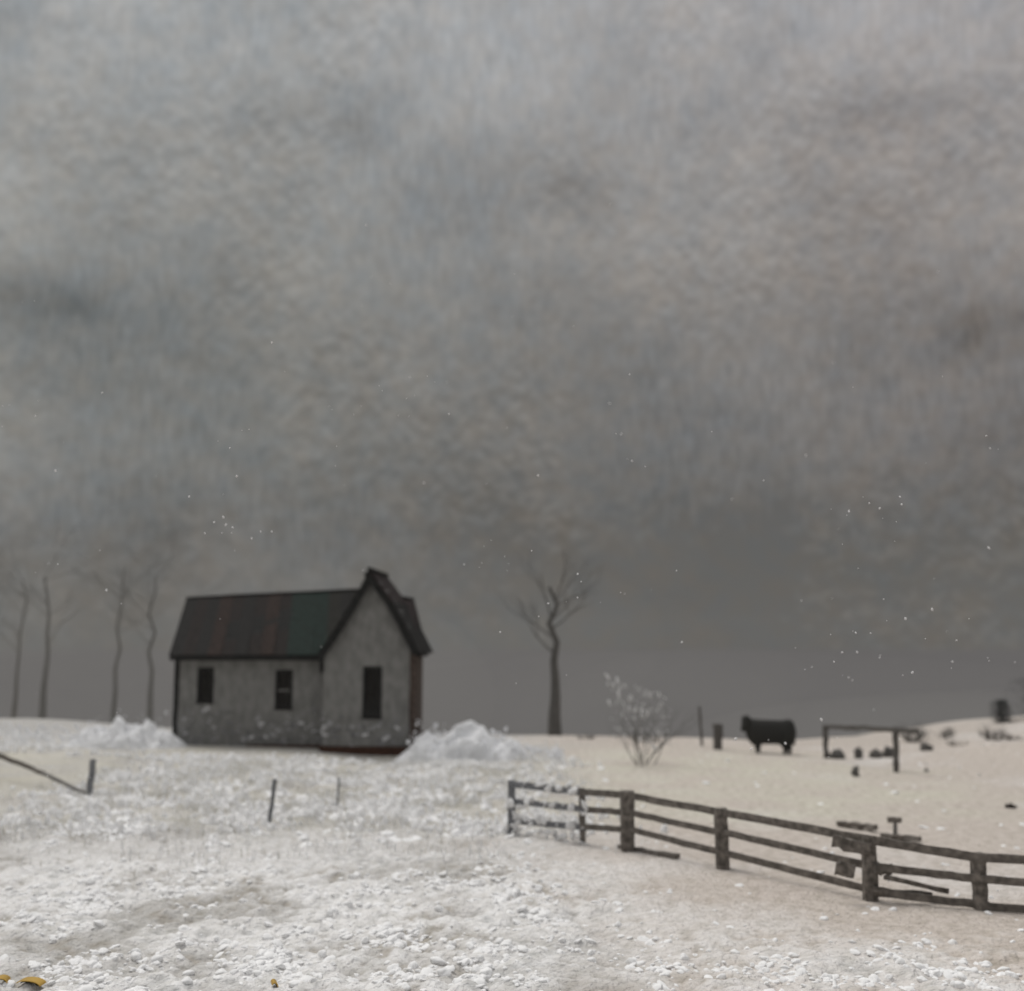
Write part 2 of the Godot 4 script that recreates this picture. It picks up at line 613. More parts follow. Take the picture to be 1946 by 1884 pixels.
func window(h: Node3D, x0: float, y0: float, x1: float, y1: float, z: float, sash: bool, label: String) -> void:
	var w := Node3D.new()
	w.name = "window"
	h.add_child(w, true)
	w.set_meta("label", label)
	var st := tool()
	var t := .07
	box(st, Vector3(x0 - .05, y0 - t, z - .10), Vector3(x0 + t, y1 + t, z + .035))
	box(st, Vector3(x1 - t, y0 - t, z - .10), Vector3(x1 + .05, y1 + t, z + .035))
	box(st, Vector3(x0 + t, y1 - t, z - .10), Vector3(x1 - t, y1 + t, z + .033))
	put("frame", st.commit(), M.dark_trim, w)
	st = tool()
	box(st, Vector3(x0 - .09, y0 - t, z - .10), Vector3(x1 + .09, y0 + .02, z + .07))
	put("sill", st.commit(), M.dark_trim, w)
	st = tool()
	var ym := (y0 + y1) * .5 - .03
	if sash:
		box(st, Vector3(x0 + t, ym - .035, z - .085), Vector3(x1 - t, ym + .035, z - .02))
		put("sash_bar", st.commit(), M.wall_wood, w)
		for k in 2:
			st = tool()
			box(st, Vector3(x0 + t, y0 + .02 if k == 0 else ym + .035, z - .06), Vector3(x1 - t, ym - .035 if k == 0 else y1 - t, z - .045))
			put("pane", st.commit(), M.glass, w)
	else:
		box(st, Vector3(x0 + t, ym - .02, z - .085), Vector3(x1 - t, ym + .02, z - .03))
		put("sash_bar", st.commit(), M.dark_trim, w)
		for k in 2:
			st = tool()
			box(st, Vector3(x0 + t, y0 + .02 if k == 0 else ym + .02, z - .06), Vector3(x1 - t, ym - .02 if k == 0 else y1 - t, z - .045))
			put("pane", st.commit(), M.glass, w)

func strip(st: SurfaceTool, a: Vector3, b: Vector3, c: Vector3, d: Vector3, thick: float) -> void:
	# slab whose top face is a b c d (anticlockwise from outside)
	var n := (b - a).cross(c - a).normalized() * thick
	quad(st, a, b, c, d)
	quad(st, d - n, c - n, b - n, a - n)
	quad(st, a - n, b - n, b, a)
	quad(st, b - n, c - n, c, b)
	quad(st, c - n, d - n, d, c)
	quad(st, d - n, a - n, a, d)

func build_house() -> void:
	var h := thing("farmhouse", "abandoned grey farmhouse with dark roof and tall front gable in the snow", "house", Vector3(-16.53, .30, -55.0), -deg_to_rad(4.0))
	var rng := RandomNumberGenerator.new()
	rng.seed = 31
	var win := [[1.06, 2.14, 1.79, 3.75], [4.98, 1.85, 5.74, 3.65]]
	var win3 := [[9.57, 1.50, 10.39, 3.84]]
	# walls
	var st := tool()
	wall_front(st, -.08, 7.62, -.7, 0.0, main_top, win, rng)
	var o := put("front_wall", st.commit(), M.wall_wood, h)
	st = tool()
	wall_front(st, 7.62, 11.95, -.7, 1.2, wing_top, win3, rng)
	o = put("gable_wall", st.commit(), M.wall_wood, h)
	o.set_meta("label", "grey board wall of the front gable")
	st = tool()
	quad(st, Vector3(-.08, -.7, -6), Vector3(-.08, -.7, 0), Vector3(-.08, 4.3, 0), Vector3(-.08, 4.3, -6))
	tri(st, Vector3(-.08, 4.3, -6), Vector3(-.08, 4.3, 0), Vector3(-.08, 7.3, -3))
	put("side_wall", st.commit(), M.wall_wood, h)
	st = tool()
	quad(st, Vector3(11.95, -.7, 1.2), Vector3(11.3, -.7, -6), Vector3(11.3, 4.45, -6), Vector3(11.95, 4.9, 1.2))
	o = put("side_wall", st.commit(), M.brown_wood, h)
	o.set_meta("label", "dark brown end wall")
	st = tool()
	quad(st, Vector3(7.62, -.7, 0), Vector3(7.62, -.7, 1.2), Vector3(7.62, 4.7, 1.2), Vector3(7.62, 4.7, 0))
	put("wing_side_wall", st.commit(), M.wall_wood, h)
	st = tool()
	quad(st, Vector3(11.3, -.7, -6), Vector3(-.08, -.7, -6), Vector3(-.08, 4.3, -6), Vector3(11.3, 4.3, -6))
	put("rear_wall", st.commit(), M.wall_wood, h)
	st = tool()
	box(st, Vector3(-.05, -.5, -5.95), Vector3(11.25, .1, -.12))
	put("house_floor", st.commit(), M.brown_wood, h)
	# foundation course, corner boards, eaves
	st = tool()
	box(st, Vector3(7.5, -.7, 1.0), Vector3(12.07, .16, 1.30))
	o = put("foundation", st.commit(), M.red_brown, h)
	o.set_meta("label", "reddish brown foot of the gable wall")
	st = tool()
	box(st, Vector3(3.6, -.7, -.1), Vector3(7.5, .12, .10))
	put("foundation", st.commit(), M.red_brown, h)
	st = tool()
	beam(st, Vector3(11.93, -.6, 1.22), Vector3(11.93, 4.6, 1.22), .3, .12, rng, .1, 10)
	put("corner_board", st.commit(), M.brown_wood, h)
	st = tool()
	beam(st, Vector3(-.04, -.6, .02), Vector3(-.04, 4.3, .02), .24, .08, rng, .1, 10)
	put("corner_board", st.commit(), M.dark_trim, h)
	st = tool()
	beam(st, Vector3(-.28, 4.30, .40), Vector3(7.5, 4.30, .40), .12, .26, rng, .06, 14)
	put("eave_board", st.commit(), M.dark_trim, h)
	st = tool()
	beam(st, Vector3(7.42, 4.3, .7), Vector3(7.5, 3.62, .55), .34, .3, rng, .15, 5)
	put("eave_return", st.commit(), M.dark_trim, h)
	# main roof: deck, then sheets of old metal lapped side by side
	st = tool()
	var e0 := Vector3(-.28, 4.40, .46)
	var b0 := Vector3(-.28, 4.40, -6.46)
	var r0 := Vector3(-.80, 7.36, -3)
	var r1 := Vector3(8.3, 7.76, -3)
	var r2 := Vector3(11.25, 7.25, -3)
	var e2 := Vector3(12.2, 4.46, .42)
	var b2 := Vector3(11.55, 4.46, -6.46)
	var em := Vector3(8.3, 4.42, .45)
	var bm := Vector3(8.3, 4.42, -6.46)
	var dn := Vector3(0, -.05, 0)
	strip(st, e0 + dn, em + dn, r1 + dn, r0 + dn, .1)
	strip(st, em + dn, e2 + dn, r2 + dn, r1 + dn, .1)
	strip(st, bm + dn, b0 + dn, r0 + dn, r1 + dn, .1)
	strip(st, b2 + dn, bm + dn, r1 + dn, r2 + dn, .1)
	put("roof_deck", st.commit(), M.dark_trim, h)
	st = tool()
	var kk := Vector3(11.72, 5.62, -.95)
	var kb := Vector3(11.42, 5.62, -5.05)
	quad(st, kk, kb, Vector3(11.27, 7.25, -3.02), Vector3(11.27, 7.25, -2.98))
	quad(st, e2, b2, kb, kk)
	put("hip_end", st.commit(), M.roof_maroon, h)
	var kinds := ["roof_black", "roof_brown", "roof_black", "roof_rust", "roof_brown", "roof_black", "roof_brown", "roof_rust", "roof_brown", "roof_green", "roof_green", "roof_green", "roof_olive", "roof_black", "roof_olive", "roof_black", "roof_black", "roof_black", "roof_maroon"]
	var np := kinds.size()
	for side in 2:
		for i in np:
			var ta := float(i) / np
			var tb := float(i + 1) / np
			var xe := 12.15 if side == 0 else 11.5
			var xa := lerpf(-.32, xe, ta)
			var xb := lerpf(-.32, xe, tb) + .02
			var ra := lerpf(-.84, 11.2, ta)
			var rb := lerpf(-.84, 11.2, tb) + .02
			var lift := .012 + .012 * (i % 2) + rng.randf() * .01
			var droop := rng.randf_range(-.03, .04)
			st = tool()
			var segs := 4
			for k in segs:
				var ka := float(k) / segs
				var kb2 := float(k + 1) / segs
				var pts := []
				for q in [[xa, ra, ka], [xb, rb, ka], [xb, rb, kb2], [xa, ra, kb2]]:
					var px: float = lerpf(q[0], q[1], q[2])
					var zz: float = lerpf(.5 + droop, -3.0, q[2])
					var yy: float = lerpf(4.40 + .06 * (q[0] / 12.5), ridge_y(q[1]), q[2]) + lift + sin(q[2] * PI) * -.04
					pts.append(Vector3(px, yy, zz if side == 0 else -6.0 - zz))
				if side == 0:
					strip(st, pts[0], pts[1], pts[2], pts[3], .02)
				else:
					strip(st, pts[1], pts[0], pts[3], pts[2], .02)
			put("roof_panel", st.commit(), M[kinds[i]], h)
	st = tool()
	limb(st, [Vector3(-.84, 7.38, -3), Vector3(2, 7.53, -3), Vector3(5, 7.64, -3), Vector3(8.3, 7.80, -3), Vector3(11.25, 7.29, -3)], [.07, .07, .08, .07, .07], 6)
	put("ridge_cap", st.commit(), M.roof_black, h)
	# wing roof: two slopes over the front gable
	for side in [WING_L, WING_R]:
		for i in 3:
			st = tool()
			var a: Vector2 = side[i]
			var b: Vector2 = side[i + 1]
			var p := [Vector3(b.x, b.y, 1.62), Vector3(b.x, b.y, -3.2), Vector3(a.x, a.y, -3.2), Vector3(a.x, a.y, 1.62)]
			if side == WING_L:
				strip(st, p[1], p[0], p[3], p[2], .07)
			else:
				strip(st, p[0], p[1], p[2], p[3], .07)
			put("wing_roof_panel", st.commit(), M.roof_black if side == WING_L or i > 0 else M.roof_maroon, h)
		# barge boards under the front edge
		for i in 3:
			st = tool()
			var a: Vector2 = side[i]
			var b: Vector2 = side[i + 1]
			var n := Vector2(a.y - b.y, b.x - a.x).normalized()
			if n.y > 0: n = -n
			beam(st, Vector3(a.x + n.x * .2, a.y + n.y * .2, 1.56), Vector3(b.x + n.x * .2, b.y + n.y * .2, 1.56), .09, .30, rng, .06, 6)
			put("barge_board", st.commit(), M.dark_trim, h)
	st = tool()
	beam(st, Vector3(9.8, 8.56, 1.66), Vector3(9.8, 8.56, -3.2), .16, .12, rng, .08, 6)
	put("ridge_cap", st.commit(), M.roof_black, h)
	window(h, 1.06, 2.14, 1.79, 3.75, 0, false, "narrow dark window near the left corner")
	window(h, 4.98, 1.85, 5.74, 3.65, 0, true, "narrow two pane window in the middle of the front wall")
	window(h, 9.57, 1.50, 10.39, 3.84, 1.2, false, "tall dark window in the front gable")
	# snow plastered on the lower boards
	var list := []
	for i in 700:
		var x := rng.randf_range(0, 12.2)
		var z := 1.24 if x > 7.6 else .04
		var y := absf(rng.randfn(0, .8)) + (-.1 if rng.randf() < .6 else .7 + .25 * sin(x * 1.3))
		if y > 1.7 + .3 * sin(x): continue
		var inwin := false
		for w in win + win3:
			if x > w[0] and x < w[2] and y > w[1]: inwin = true
		if inwin: continue
		var r := .012 + .06 * pow(rng.randf(), 3.5)
		var s := Vector3(r * rng.randf_range(1, 3), r * rng.randf_range(.7, 1.4), .014)
		var t := Transform3D(Basis(Vector3.BACK, rng.randf_range(-.7, .7)).scaled_local(s), Vector3(x, y, z))
		var w := lerpf(.16, .7, pow(rng.randf(), 2.0))
		list.append([t, Color(w, w, w * 1.03)])
	scatter("blown_snow", "specks of blown snow on the lower boards", "", lump_mesh(41, .9), M.lump_plain, list, h)

# ---------------------------------------------------------------- fences
func build_board_fence() -> void:
	var f := thing("board_fence", "dark three rail board fence running down to the right", "fence", Vector3(4, 0, -26))
	var off := f.position
	var rng := RandomNumberGenerator.new()
	rng.seed = 8
	# x, z, height, width
	var posts := [[-.01, -30.95, 1.42, .2], [1.83, -29.3, 1.42, .16], [2.88, -28.4, 1.46, .34], [4.87, -26.25, 1.36, .29], [7.21, -23.0, 1.24, .26], [9.12, -22.25, 1.06, .24], [11.6, -21.2, 1.1, .24]]
	for i in posts.size():
		var p: Array = posts[i]
		var st := tool()
		var y := ground(p[0], p[1])
		var b := Vector3(p[0], y - .3, p[1]) - off
		var lean := Vector3(rng.randf_range(-.03, .03), 0, rng.randf_range(-.03, .03))
		beam(st, b, b + Vector3(0, p[2] + .3, 0) + lean, p[3], p[3], rng, .06, 6)
		var o := put("post", st.commit(), M.frosted_wood if i == 0 else M.fence_wood, f)
		if i == 0: o.set_meta("label", "frosted first post")
	# fractions of height at which the three rails are nailed, per post
	var at := [[1.32, .86, .36], [1.34, .90, .45], [1.36, .95, .53], [1.28, .82, .38], [1.18, .68, .2], [1.0, .58, .1], [1.0, .55, .06]]
	for i in posts.size() - 1:
		for r in 3:
			var a: Array = posts[i]
			var c: Array = posts[i + 1]
			var pa := Vector3(a[0], ground(a[0], a[1]) + at[i][r], a[1] + .0) - off
			var pb := Vector3(c[0], ground(c[0], c[1]) + at[i + 1][r], c[1]) - off
			var dirn := (pb - pa).normalized()
			var st := tool()
			beam(st, pa - dirn * .1 + Vector3(.02, rng.randf_range(-.02, .02), .1), pb + dirn * .1 + Vector3(.02, rng.randf_range(-.02, .02), .1), .05, .15 if r else .17, rng, .08, 10)
			put("rail", st.commit(), M.frosted_wood if i == 0 else M.fence_wood, f)
	# mended spot at the fourth post: scabbed boards and a dropped rail
	var q := Vector3(7.21, 0, -23.0) - off
	for e in [[Vector3(-.75, 1.16, .10), Vector3(.0, 1.02, .16), .24], [Vector3(-.72, .66, .16), Vector3(-.35, .58, .18), .26], [Vector3(.05, .66, .2), Vector3(.45, .58, .0), .2], [Vector3(.0, .25, .2), Vector3(1.15, .16, .25), .12], [Vector3(.2, .52, .3), Vector3(1.5, .22, .2), .09]]:
		var st := tool()
		beam(st, q + e[0], q + e[1], .06, e[2], rng, .2, 6)
		put("mending_board", st.commit(), M.fence_wood, f)
	# snow clinging to the first bay
	var list := []
	for i in 130:
		var t := rng.randf() * 1.1 - .05
		var y: float = rng.randf_range(-.05, .25) if rng.randf() < .4 else [1.35, .9, .42][rng.randi() % 3] + rng.randfn(0, .07)
		var p := Vector3(lerpf(-.01, 1.83, t), ground(0, -30) + y, lerpf(-30.95, -29.3, t) + rng.randf_range(.06, .2)) - off
		var r := .02 + .07 * pow(rng.randf(), 2.4)
		var w := rng.randf_range(.75, .9)
		list.append([turned(rng, Vector3(r * 1.6, r * rng.randf_range(.6, 1.5), r * .6), p), Color(w, w, w)])
	scatter("clinging_snow", "snow clinging to the first bay", "", lump_mesh(43, .8), M.lump_plain, list, f)

func build_old_fence() -> void:
	var f := thing("rail_fence", "old sagging single rail fence half buried at the left", "fence", Vector3(-14.4, 0, -38.35))
	var off := f.position
	var rng := RandomNumberGenerator.new()
	rng.seed = 14
	for p in [[-14.4, -38.35, 1.32, .17, .10], [-6.96, -32.25, 1.22, .11, .18], [-5.47, -35.35, .95, .06, .04], [-22.6, -46.0, 1.5, .18, 0.0]]:
		var st := tool()
		var b := Vector3(p[0], ground(p[0], p[1]) - .3, p[1]) - off
		beam(st, b, b + Vector3(p[4] * 1.0, p[2] + .3, 0), p[3], p[3], rng, .2, 8)
		put("post", st.commit(), M.frosted_wood, f)
	var st := tool()
	var a := Vector3(-22.6, ground(-22.6, -46) + 1.15, -45.9) - off
	var b := Vector3(-17.0, .55, -40.9) - off
	beam(st, a, b, .08, .16, rng, .25, 14)
	put("rail", st.commit(), M.fence_wood, f)
	st = tool()
	beam(st, b + Vector3(-.1, .02, 0), Vector3(-14.35, .10, -38.3) - off, .07, .11, rng, .3, 8)
	put("rail", st.commit(), M.grey_wood, f)

func build_rear_fence() -> void:
	var f := thing("rear_fence", "small far fence of two posts and one rail beyond the cow", "fence", Vector3(15.4, 0, -50))
	var off := f.position
	var rng := RandomNumberGenerator.new()
	rng.seed = 15
	var tops := []
	for p in [[14.84, -53.1, 1.55, .22], [16.02, -46.9, 1.86, .2]]:
		var st := tool()
		var b := Vector3(p[0], ground(p[0], p[1]) - .2, p[1]) - off
		beam(st, b, b + Vector3(.04, p[2] + .2, 0), p[3], p[3], rng, .2, 8)
		put("post", st.commit(), M.post_wood, f)
		tops.append(b + Vector3(.04, p[2] + .2 - .1, .1))
	var st := tool()
	var d: Vector3 = (tops[1] - tops[0])
	beam(st, tops[0], tops[0] + d * .5, .1, .2, rng, .25, 8)
	put("rail", st.commit(), M.post_wood, f)
	st = tool()
	beam(st, tops[0] + d * .5, tops[1] + d * .26 + Vector3(0, -.02, 0), .1, .19, rng, .25, 8)
	put("rail", st.commit(), M.post_wood, f)
	# lone post by the cow
	st = tool()
	var y := ground(10.22, -55.9)
	beam(st, Vector3(0, -.3, 0), Vector3(.05, 1.25, 0), .42, .42, rng, .14, 8)
	var o := put("fence_post", st.commit(), M.post_wood)
	o.position = Vector3(10.22, y, -55.9)
	tag(o, "thick dark post standing left of the cow", "post")
	st = tool()
	beam(st, Vector3(0, -.3, 0), Vector3(-.1, 2.0, 0), .12, .12, rng, .2, 8)
	o = put("thin_stake", st.commit(), M.post_wood)
	o.position = Vector3(9.75, ground(9.75, -57.5), -57.5)
	tag(o, "thin pale stake behind the thick post beside the cow", "stake")

func build_litter() -> void:
	var rng := RandomNumberGenerator.new()
	rng.seed = 19
	var planks := [[Vector3(9.41, .1, -32.6), Vector3(10.15, .12, -31.6), .14, "broken dark plank lying in the snow behind the fence, the farther one"], [Vector3(9.97, .08, -30.6), Vector3(10.75, .1, -29.9), .11, "short broken plank lying nearest behind the mended fence post"], [Vector3(2.75, .02, -28.9), Vector3(3.95, .06, -27.35), .12, "fallen board lying on snow at the foot of the fence"]]
	for p in planks:
		var a: Vector3 = p[0]
		var b: Vector3 = p[1]
		a.y += ground(a.x, a.z)
		b.y += ground(b.x, b.z)
		var st := tool()
		beam(st, Vector3.ZERO, b - a, .2, p[2], rng, .25, 8)
		var o := put("broken_plank", st.commit(), M.fence_wood)
		o.position = a
		tag(o, p[3], "plank", "broken planks by the fence")
	var t := thing("short_stake", "short stake with a cap standing in snow behind the fence", "stake", Vector3(10.3, ground(10.3, -30.5), -30.5))
	var st := tool()
	beam(st, Vector3(0, -.2, 0), Vector3(.02, .46, 0), .09, .09, rng, .15, 5)
	put("stem", st.commit(), M.grey_wood, t)
	st = tool()
	beam(st, Vector3(-.17, .5, 0), Vector3(.18, .48, 0), .14, .14, rng, .2, 5)
	put("cap", st.commit(), M.fence_wood, t)
	# stones and clods
	var stones := [[15.42, -53.2, .36, .3, "dark stone beside the far fence's left post"], [16.35, -53.0, .2, .42, "slim grey stone in the middle under the far rail"], [17.24, -53.2, .26, .34, "grey stone under the far rail, left of the darkest one"], [17.95, -53.45, .32, .36, "darkest round stone under the far rail near the right post"], [13.85, -45.35, .16, .3, "small grey stub sticking up below the far fence"], [20.51, -55.6, .3, .3, "small dark stone on the slope right of the far fence"], [16.08, -36.5, .19, .1, "lone dark clod on clean snow at the right edge"], [17.3, -47.0, .09, .1, "tiny dark clod under the far rail"]]
	for i in stones.size():
		var s: Array = stones[i]
		var o := put("stone", lump_mesh(700 + i * 5, .9), M.stone if i != 6 else M.clod)
		o.scale = Vector3(s[2], s[3], s[2]) * .85
		o.position = Vector3(s[0], ground(s[0], s[1]) + s[3] * .35, s[1])
		tag(o, s[4], "stone", "stones on the snow")

# ---------------------------------------------------------------- plants
func grow(st: SurfaceTool, p: Vector3, dirn: Vector3, len: float, r: float, depth: int, rng: RandomNumberGenerator, spread := .6, droop := 0.0) -> void:
	var pts := [p]
	var rad := [r]
	var d := dirn
	var q := p
	var segs := 3 if depth > 0 else 2
	for i in segs:
		d = (d + Vector3(rng.randf_range(-1, 1), rng.randf_range(-.5, .7) - droop, rng.randf_range(-1, 1)) * .22).normalized()
		q += d * len / segs
		pts.append(q)
		rad.append(r * (1.0 - .55 * (i + 1) / segs) if depth > 0 else r * (1.0 - .85 * (i + 1) / segs))
	limb(st, pts, rad, 5 if depth > 1 else 3)
	if depth == 0: return
	var kids := 3 if depth > 1 else 4
	for k in kids:
		var t := rng.randf_range(.35, 1.0)
		var ip := minf(t * segs, segs - .01)
		var b: Vector3 = pts[int(ip)].lerp(pts[int(ip) + 1], ip - int(ip))
		var nd := (d + Vector3(rng.randf_range(-1, 1), rng.randf_range(-.3, .8), rng.randf_range(-1, 1)) * spread * 1.5).normalized()
		grow(st, b, nd, len * rng.randf_range(.55, .8), r * .42, depth - 1, rng, spread, droop)

func bare_tree(label: String, x: float, z: float, height: float, r: float, lean: float, m: Material, sd: int, group: String) -> void:
	var rng := RandomNumberGenerator.new()
	rng.seed = sd
	var y := lie(x, z)
	var t := thing("bare_tree", label, "tree", Vector3(x, y, z), 0, group)
	var st := tool()
	var pts := []
	var rad := []
	var n := 8
	for i in n + 1:
		var f := float(i) / n
		pts.append(Vector3(lean * f * height + rng.randf_range(-.2, .2) * f * 2, f * height - (.6 if i == 0 else 0), rng.randf_range(-.1, .1)))
		rad.append(r * (1.0 + .35 * pow(1 - f, 6)) * (1.0 - .72 * f))
	limb(st, pts, rad, 8)
	put("trunk", st.commit(), m, t)
	st = tool()
	for k in 8:
		var f := rng.randf_range(.5, 1.0)
		var ip := minf(f * n, n - .01)
		var b: Vector3 = pts[int(ip)].lerp(pts[int(ip) + 1], ip - int(ip))
		var a := rng.randf() * TAU
		grow(st, b, Vector3(cos(a), rng.randf_range(.4, 1.3), sin(a)).normalized(), height * rng.randf_range(.22, .38), r * .19 * (1.2 - f * .5), 3, rng, .55)
	put("crown", st.commit(), M.bark, t)

func bush(called: String, label: String, x: float, z: float, w: float, hgt: float, m: Material, sd: int, stems: int, group: String) -> Node3D:
	var rng := RandomNumberGenerator.new()
	rng.seed = sd
	var t := thing(called, label, "shrub", Vector3(x, ground(x, z), z), 0, group)
	var st := tool()
	for k in stems:
		var a := rng.randf() * TAU
		var o := Vector3(cos(a) * w * .25 * rng.randf(), -.1, sin(a) * w * .25)
		grow(st, o, Vector3(cos(a) * w / hgt * .7, 1, sin(a) * w / hgt * .7).normalized(), hgt * rng.randf_range(.5, .8), .028, 2, rng, .6)
	put("twigs", st.commit(), m, t)
	return t

func evergreen(label: String, x: float, z: float, w: float, hgt: float, m: Material, sd: int) -> void:
	var rng := RandomNumberGenerator.new()
	rng.seed = sd
	var t := thing("evergreen_shrub", label, "shrub", Vector3(x, ground(x, z), z), 0, "dark evergreens at the right edge")
	var st := tool()
	limb(st, [Vector3(0, -.3, 0), Vector3(0, hgt * .8, 0)], [.12, .03], 6)
	put("trunk", st.commit(), M.bark, t)
	st = tool()
	for k in 1500:
		var f := rng.randf()
		var a := rng.randf() * TAU
		var rr := w * .5 * pow(rng.randf(), .5) * (.55 + .45 * sin(f * 2.6 + .4)) * (1.0 + .3 * sin(a * 3 + sd))
		var p := Vector3(cos(a) * rr, f * hgt, sin(a) * rr)
		var d := Vector3(cos(a) * .8, rng.randf_range(-.4, .6), sin(a) * .8) + Vector3(rng.randf_range(-.5, .5), 0, rng.randf_range(-.5, .5))
		var s := d.cross(Vector3.UP).normalized() * .035
		d = d.normalized() * rng.randf_range(.12, .26)
		tri(st, p - s, p + s, p + d)
	put("crown", st.commit(), m, t)

func build_plants() -> void:
	var g := "faint bare trees beyond the field"
	bare_tree("dark bare tree with leaning trunk right of the house", 2.5, -65.0, 8.6, .36, -.02, M.bark, 5, g)
	bare_tree("faint bare tree nearest the house's left corner", -24.6, -76.0, 10.5, .2, -.02, M.bark, 6, g)
	bare_tree("faint crooked bare tree second left of the house", -28.6, -80.0, 11.5, .18, .03, M.bark, 7, g)
	bare_tree("faint bare tree at the left of the misty group", -33.6, -80.0, 11.0, .24, -.01, M.bark, 8, g)
	bare_tree("faint thin bare tree at the left edge", -37.5, -84.0, 11.5, .18, .02, M.bark, 9, g)
	var s := "low twiggy shrubs along the far edge of the field"
	bush("low_shrub", "dark shrub with a spike at the far rail's right end", 21.6, -60.5, 1.3, 1.0, M.bark, 21, 30, s)
	bush("low_shrub", "loose low shrub right of the far fence", 23.0, -59.6, 1.0, .7, M.bark, 22, 18, s)
	bush("low_shrub", "flat spreading shrub on the right slope", 22.7, -57.0, 1.6, .4, M.bark_warm, 23, 22, s)
	bush("low_shrub", "rounded brown shrub high on the right slope", 24.2, -56.3, 1.1, .7, M.bark_warm, 24, 30, s)
	bush("low_shrub", "small brown shrub last before the right edge", 25.0, -55.8, .8, .4, M.bark_warm, 25, 18, s)
	bush("low_shrub", "dark low shrub between the bare tree and the cow", 7.1, -60.0, 1.5, .7, M.bark, 26, 26, s)
	bush("low_shrub", "tiny dark shrub at the foot of the leaning tree", 4.0, -61.0, 1.0, .4, M.bark, 27, 16, s)
	evergreen("big dark evergreen shrub cut off by the right edge", 29.3, -62.5, 2.6, 2.3, M.needles, 3)
	evergreen("slim dark evergreen shrub beside the bigger one", 27.4, -62.5, 1.0, 1.2, M.needles, 4)
	# frost-covered bush: twigs with dabs of snow
	var b := bush("frosted_bush", "frosted bush of slanting twigs dotted with snow", 5.6, -48.5, 2.2, 3.0, M.bark, 33, 10, "")
	var rng := RandomNumberGenerator.new()
	rng.seed = 61
	var list := []
	for i in 260:
		var u := rng.randf_range(-1, 1)
		var top := 3.9 - 1.0 * (u * .5 + .5)
		var y := rng.randf_range(.2, 1) * top
		var p := Vector3(-1.3 + (u + 1) * 1.35 + (y / top - .5) * -.5, y, rng.randf_range(-.6, .6))
		var r := .012 + .06 * pow(rng.randf(), 3.0)
		var bs := Basis(Vector3.BACK, .35 + rng.randf_range(-.3, .3)).scaled_local(Vector3(r * .6, r * 1.7, r * .6))
		var w := rng.randf_range(.5, .9)
		list.append([Transform3D(bs, p), Color(w, w, w * 1.02)])
	scatter("snow_dabs", "dabs of snow on the twigs", "", lump_mesh(45, .9), M.lump_plain, list, b)

func build_mist() -> void:
	# squall of powder snow hanging beyond the field
	var i := 0
	for e in [[Vector3(-24, 2, -70), Vector3(46, 20, 7), .024], [Vector3(12, -1, -71), Vector3(70, 12, 7), .012], [Vector3(30, .6, -61), Vector3(40, 4.5, 11), .014], [Vector3(-8, 6, -86), Vector3(40, 16, 9), .008]]:
		var f := FogVolume.new()
		f.name = numbered("snow_mist")
		f.shape = RenderingServer.FOG_VOLUME_SHAPE_ELLIPSOID
		f.size = e[1]
		var m := FogMaterial.new()
		m.density = e[2]
		m.albedo = Color(.92, .91, .885)
		f.material = m
		f.position = e[0]
		add_child(f)
		tag(f, ["pale mist of powder snow veiling the bare trees at left", "low mist of powder snow behind the cow", "low pale mist of powder snow over the right slope", "faint high mist of powder snow behind the house"][i], "mist", "", "stuff")
		i += 1
	# torn wisps in the squall, near and far
	var rng := RandomNumberGenerator.new()
	rng.seed = 2024
	for k in 16:
		var f := FogVolume.new()
		f.name = numbered("snow_wisp")
		f.shape = RenderingServer.FOG_VOLUME_SHAPE_ELLIPSOID
		var d := rng.randf_range(70, 92)
		f.size = Vector3(rng.randf_range(9, 30), rng.randf_range(3, 10), rng.randf_range(3, 6))
		f.position = Vector3(rng.randf_range(-.5, .5) * d, rng.randf_range(-2, 13), -d)
		f.rotation.z = rng.randf_range(-.25, .25)
		var m := FogMaterial.new()
		m.density = rng.randf_range(.004, .011)
		m.albedo = Color(.92, .91, .885)
		f.material = m
		add_child(f)
		tag(f, "torn wisp of blowing powder snow beyond the field", "mist", "wisps of blowing snow beyond the field", "stuff")

# ---------------------------------------------------------------- cow
func capsule(p: Vector3, a: Vector3, b: Vector3, ra: float, rb: float, sq: Vector3) -> float:
	var pa := (p - a) * sq
	var ba := (b - a) * sq
	var t := clampf(pa.dot(ba) / ba.length_squared(), 0, 1)
	return (pa - ba * t).length() - lerpf(ra, rb, t)

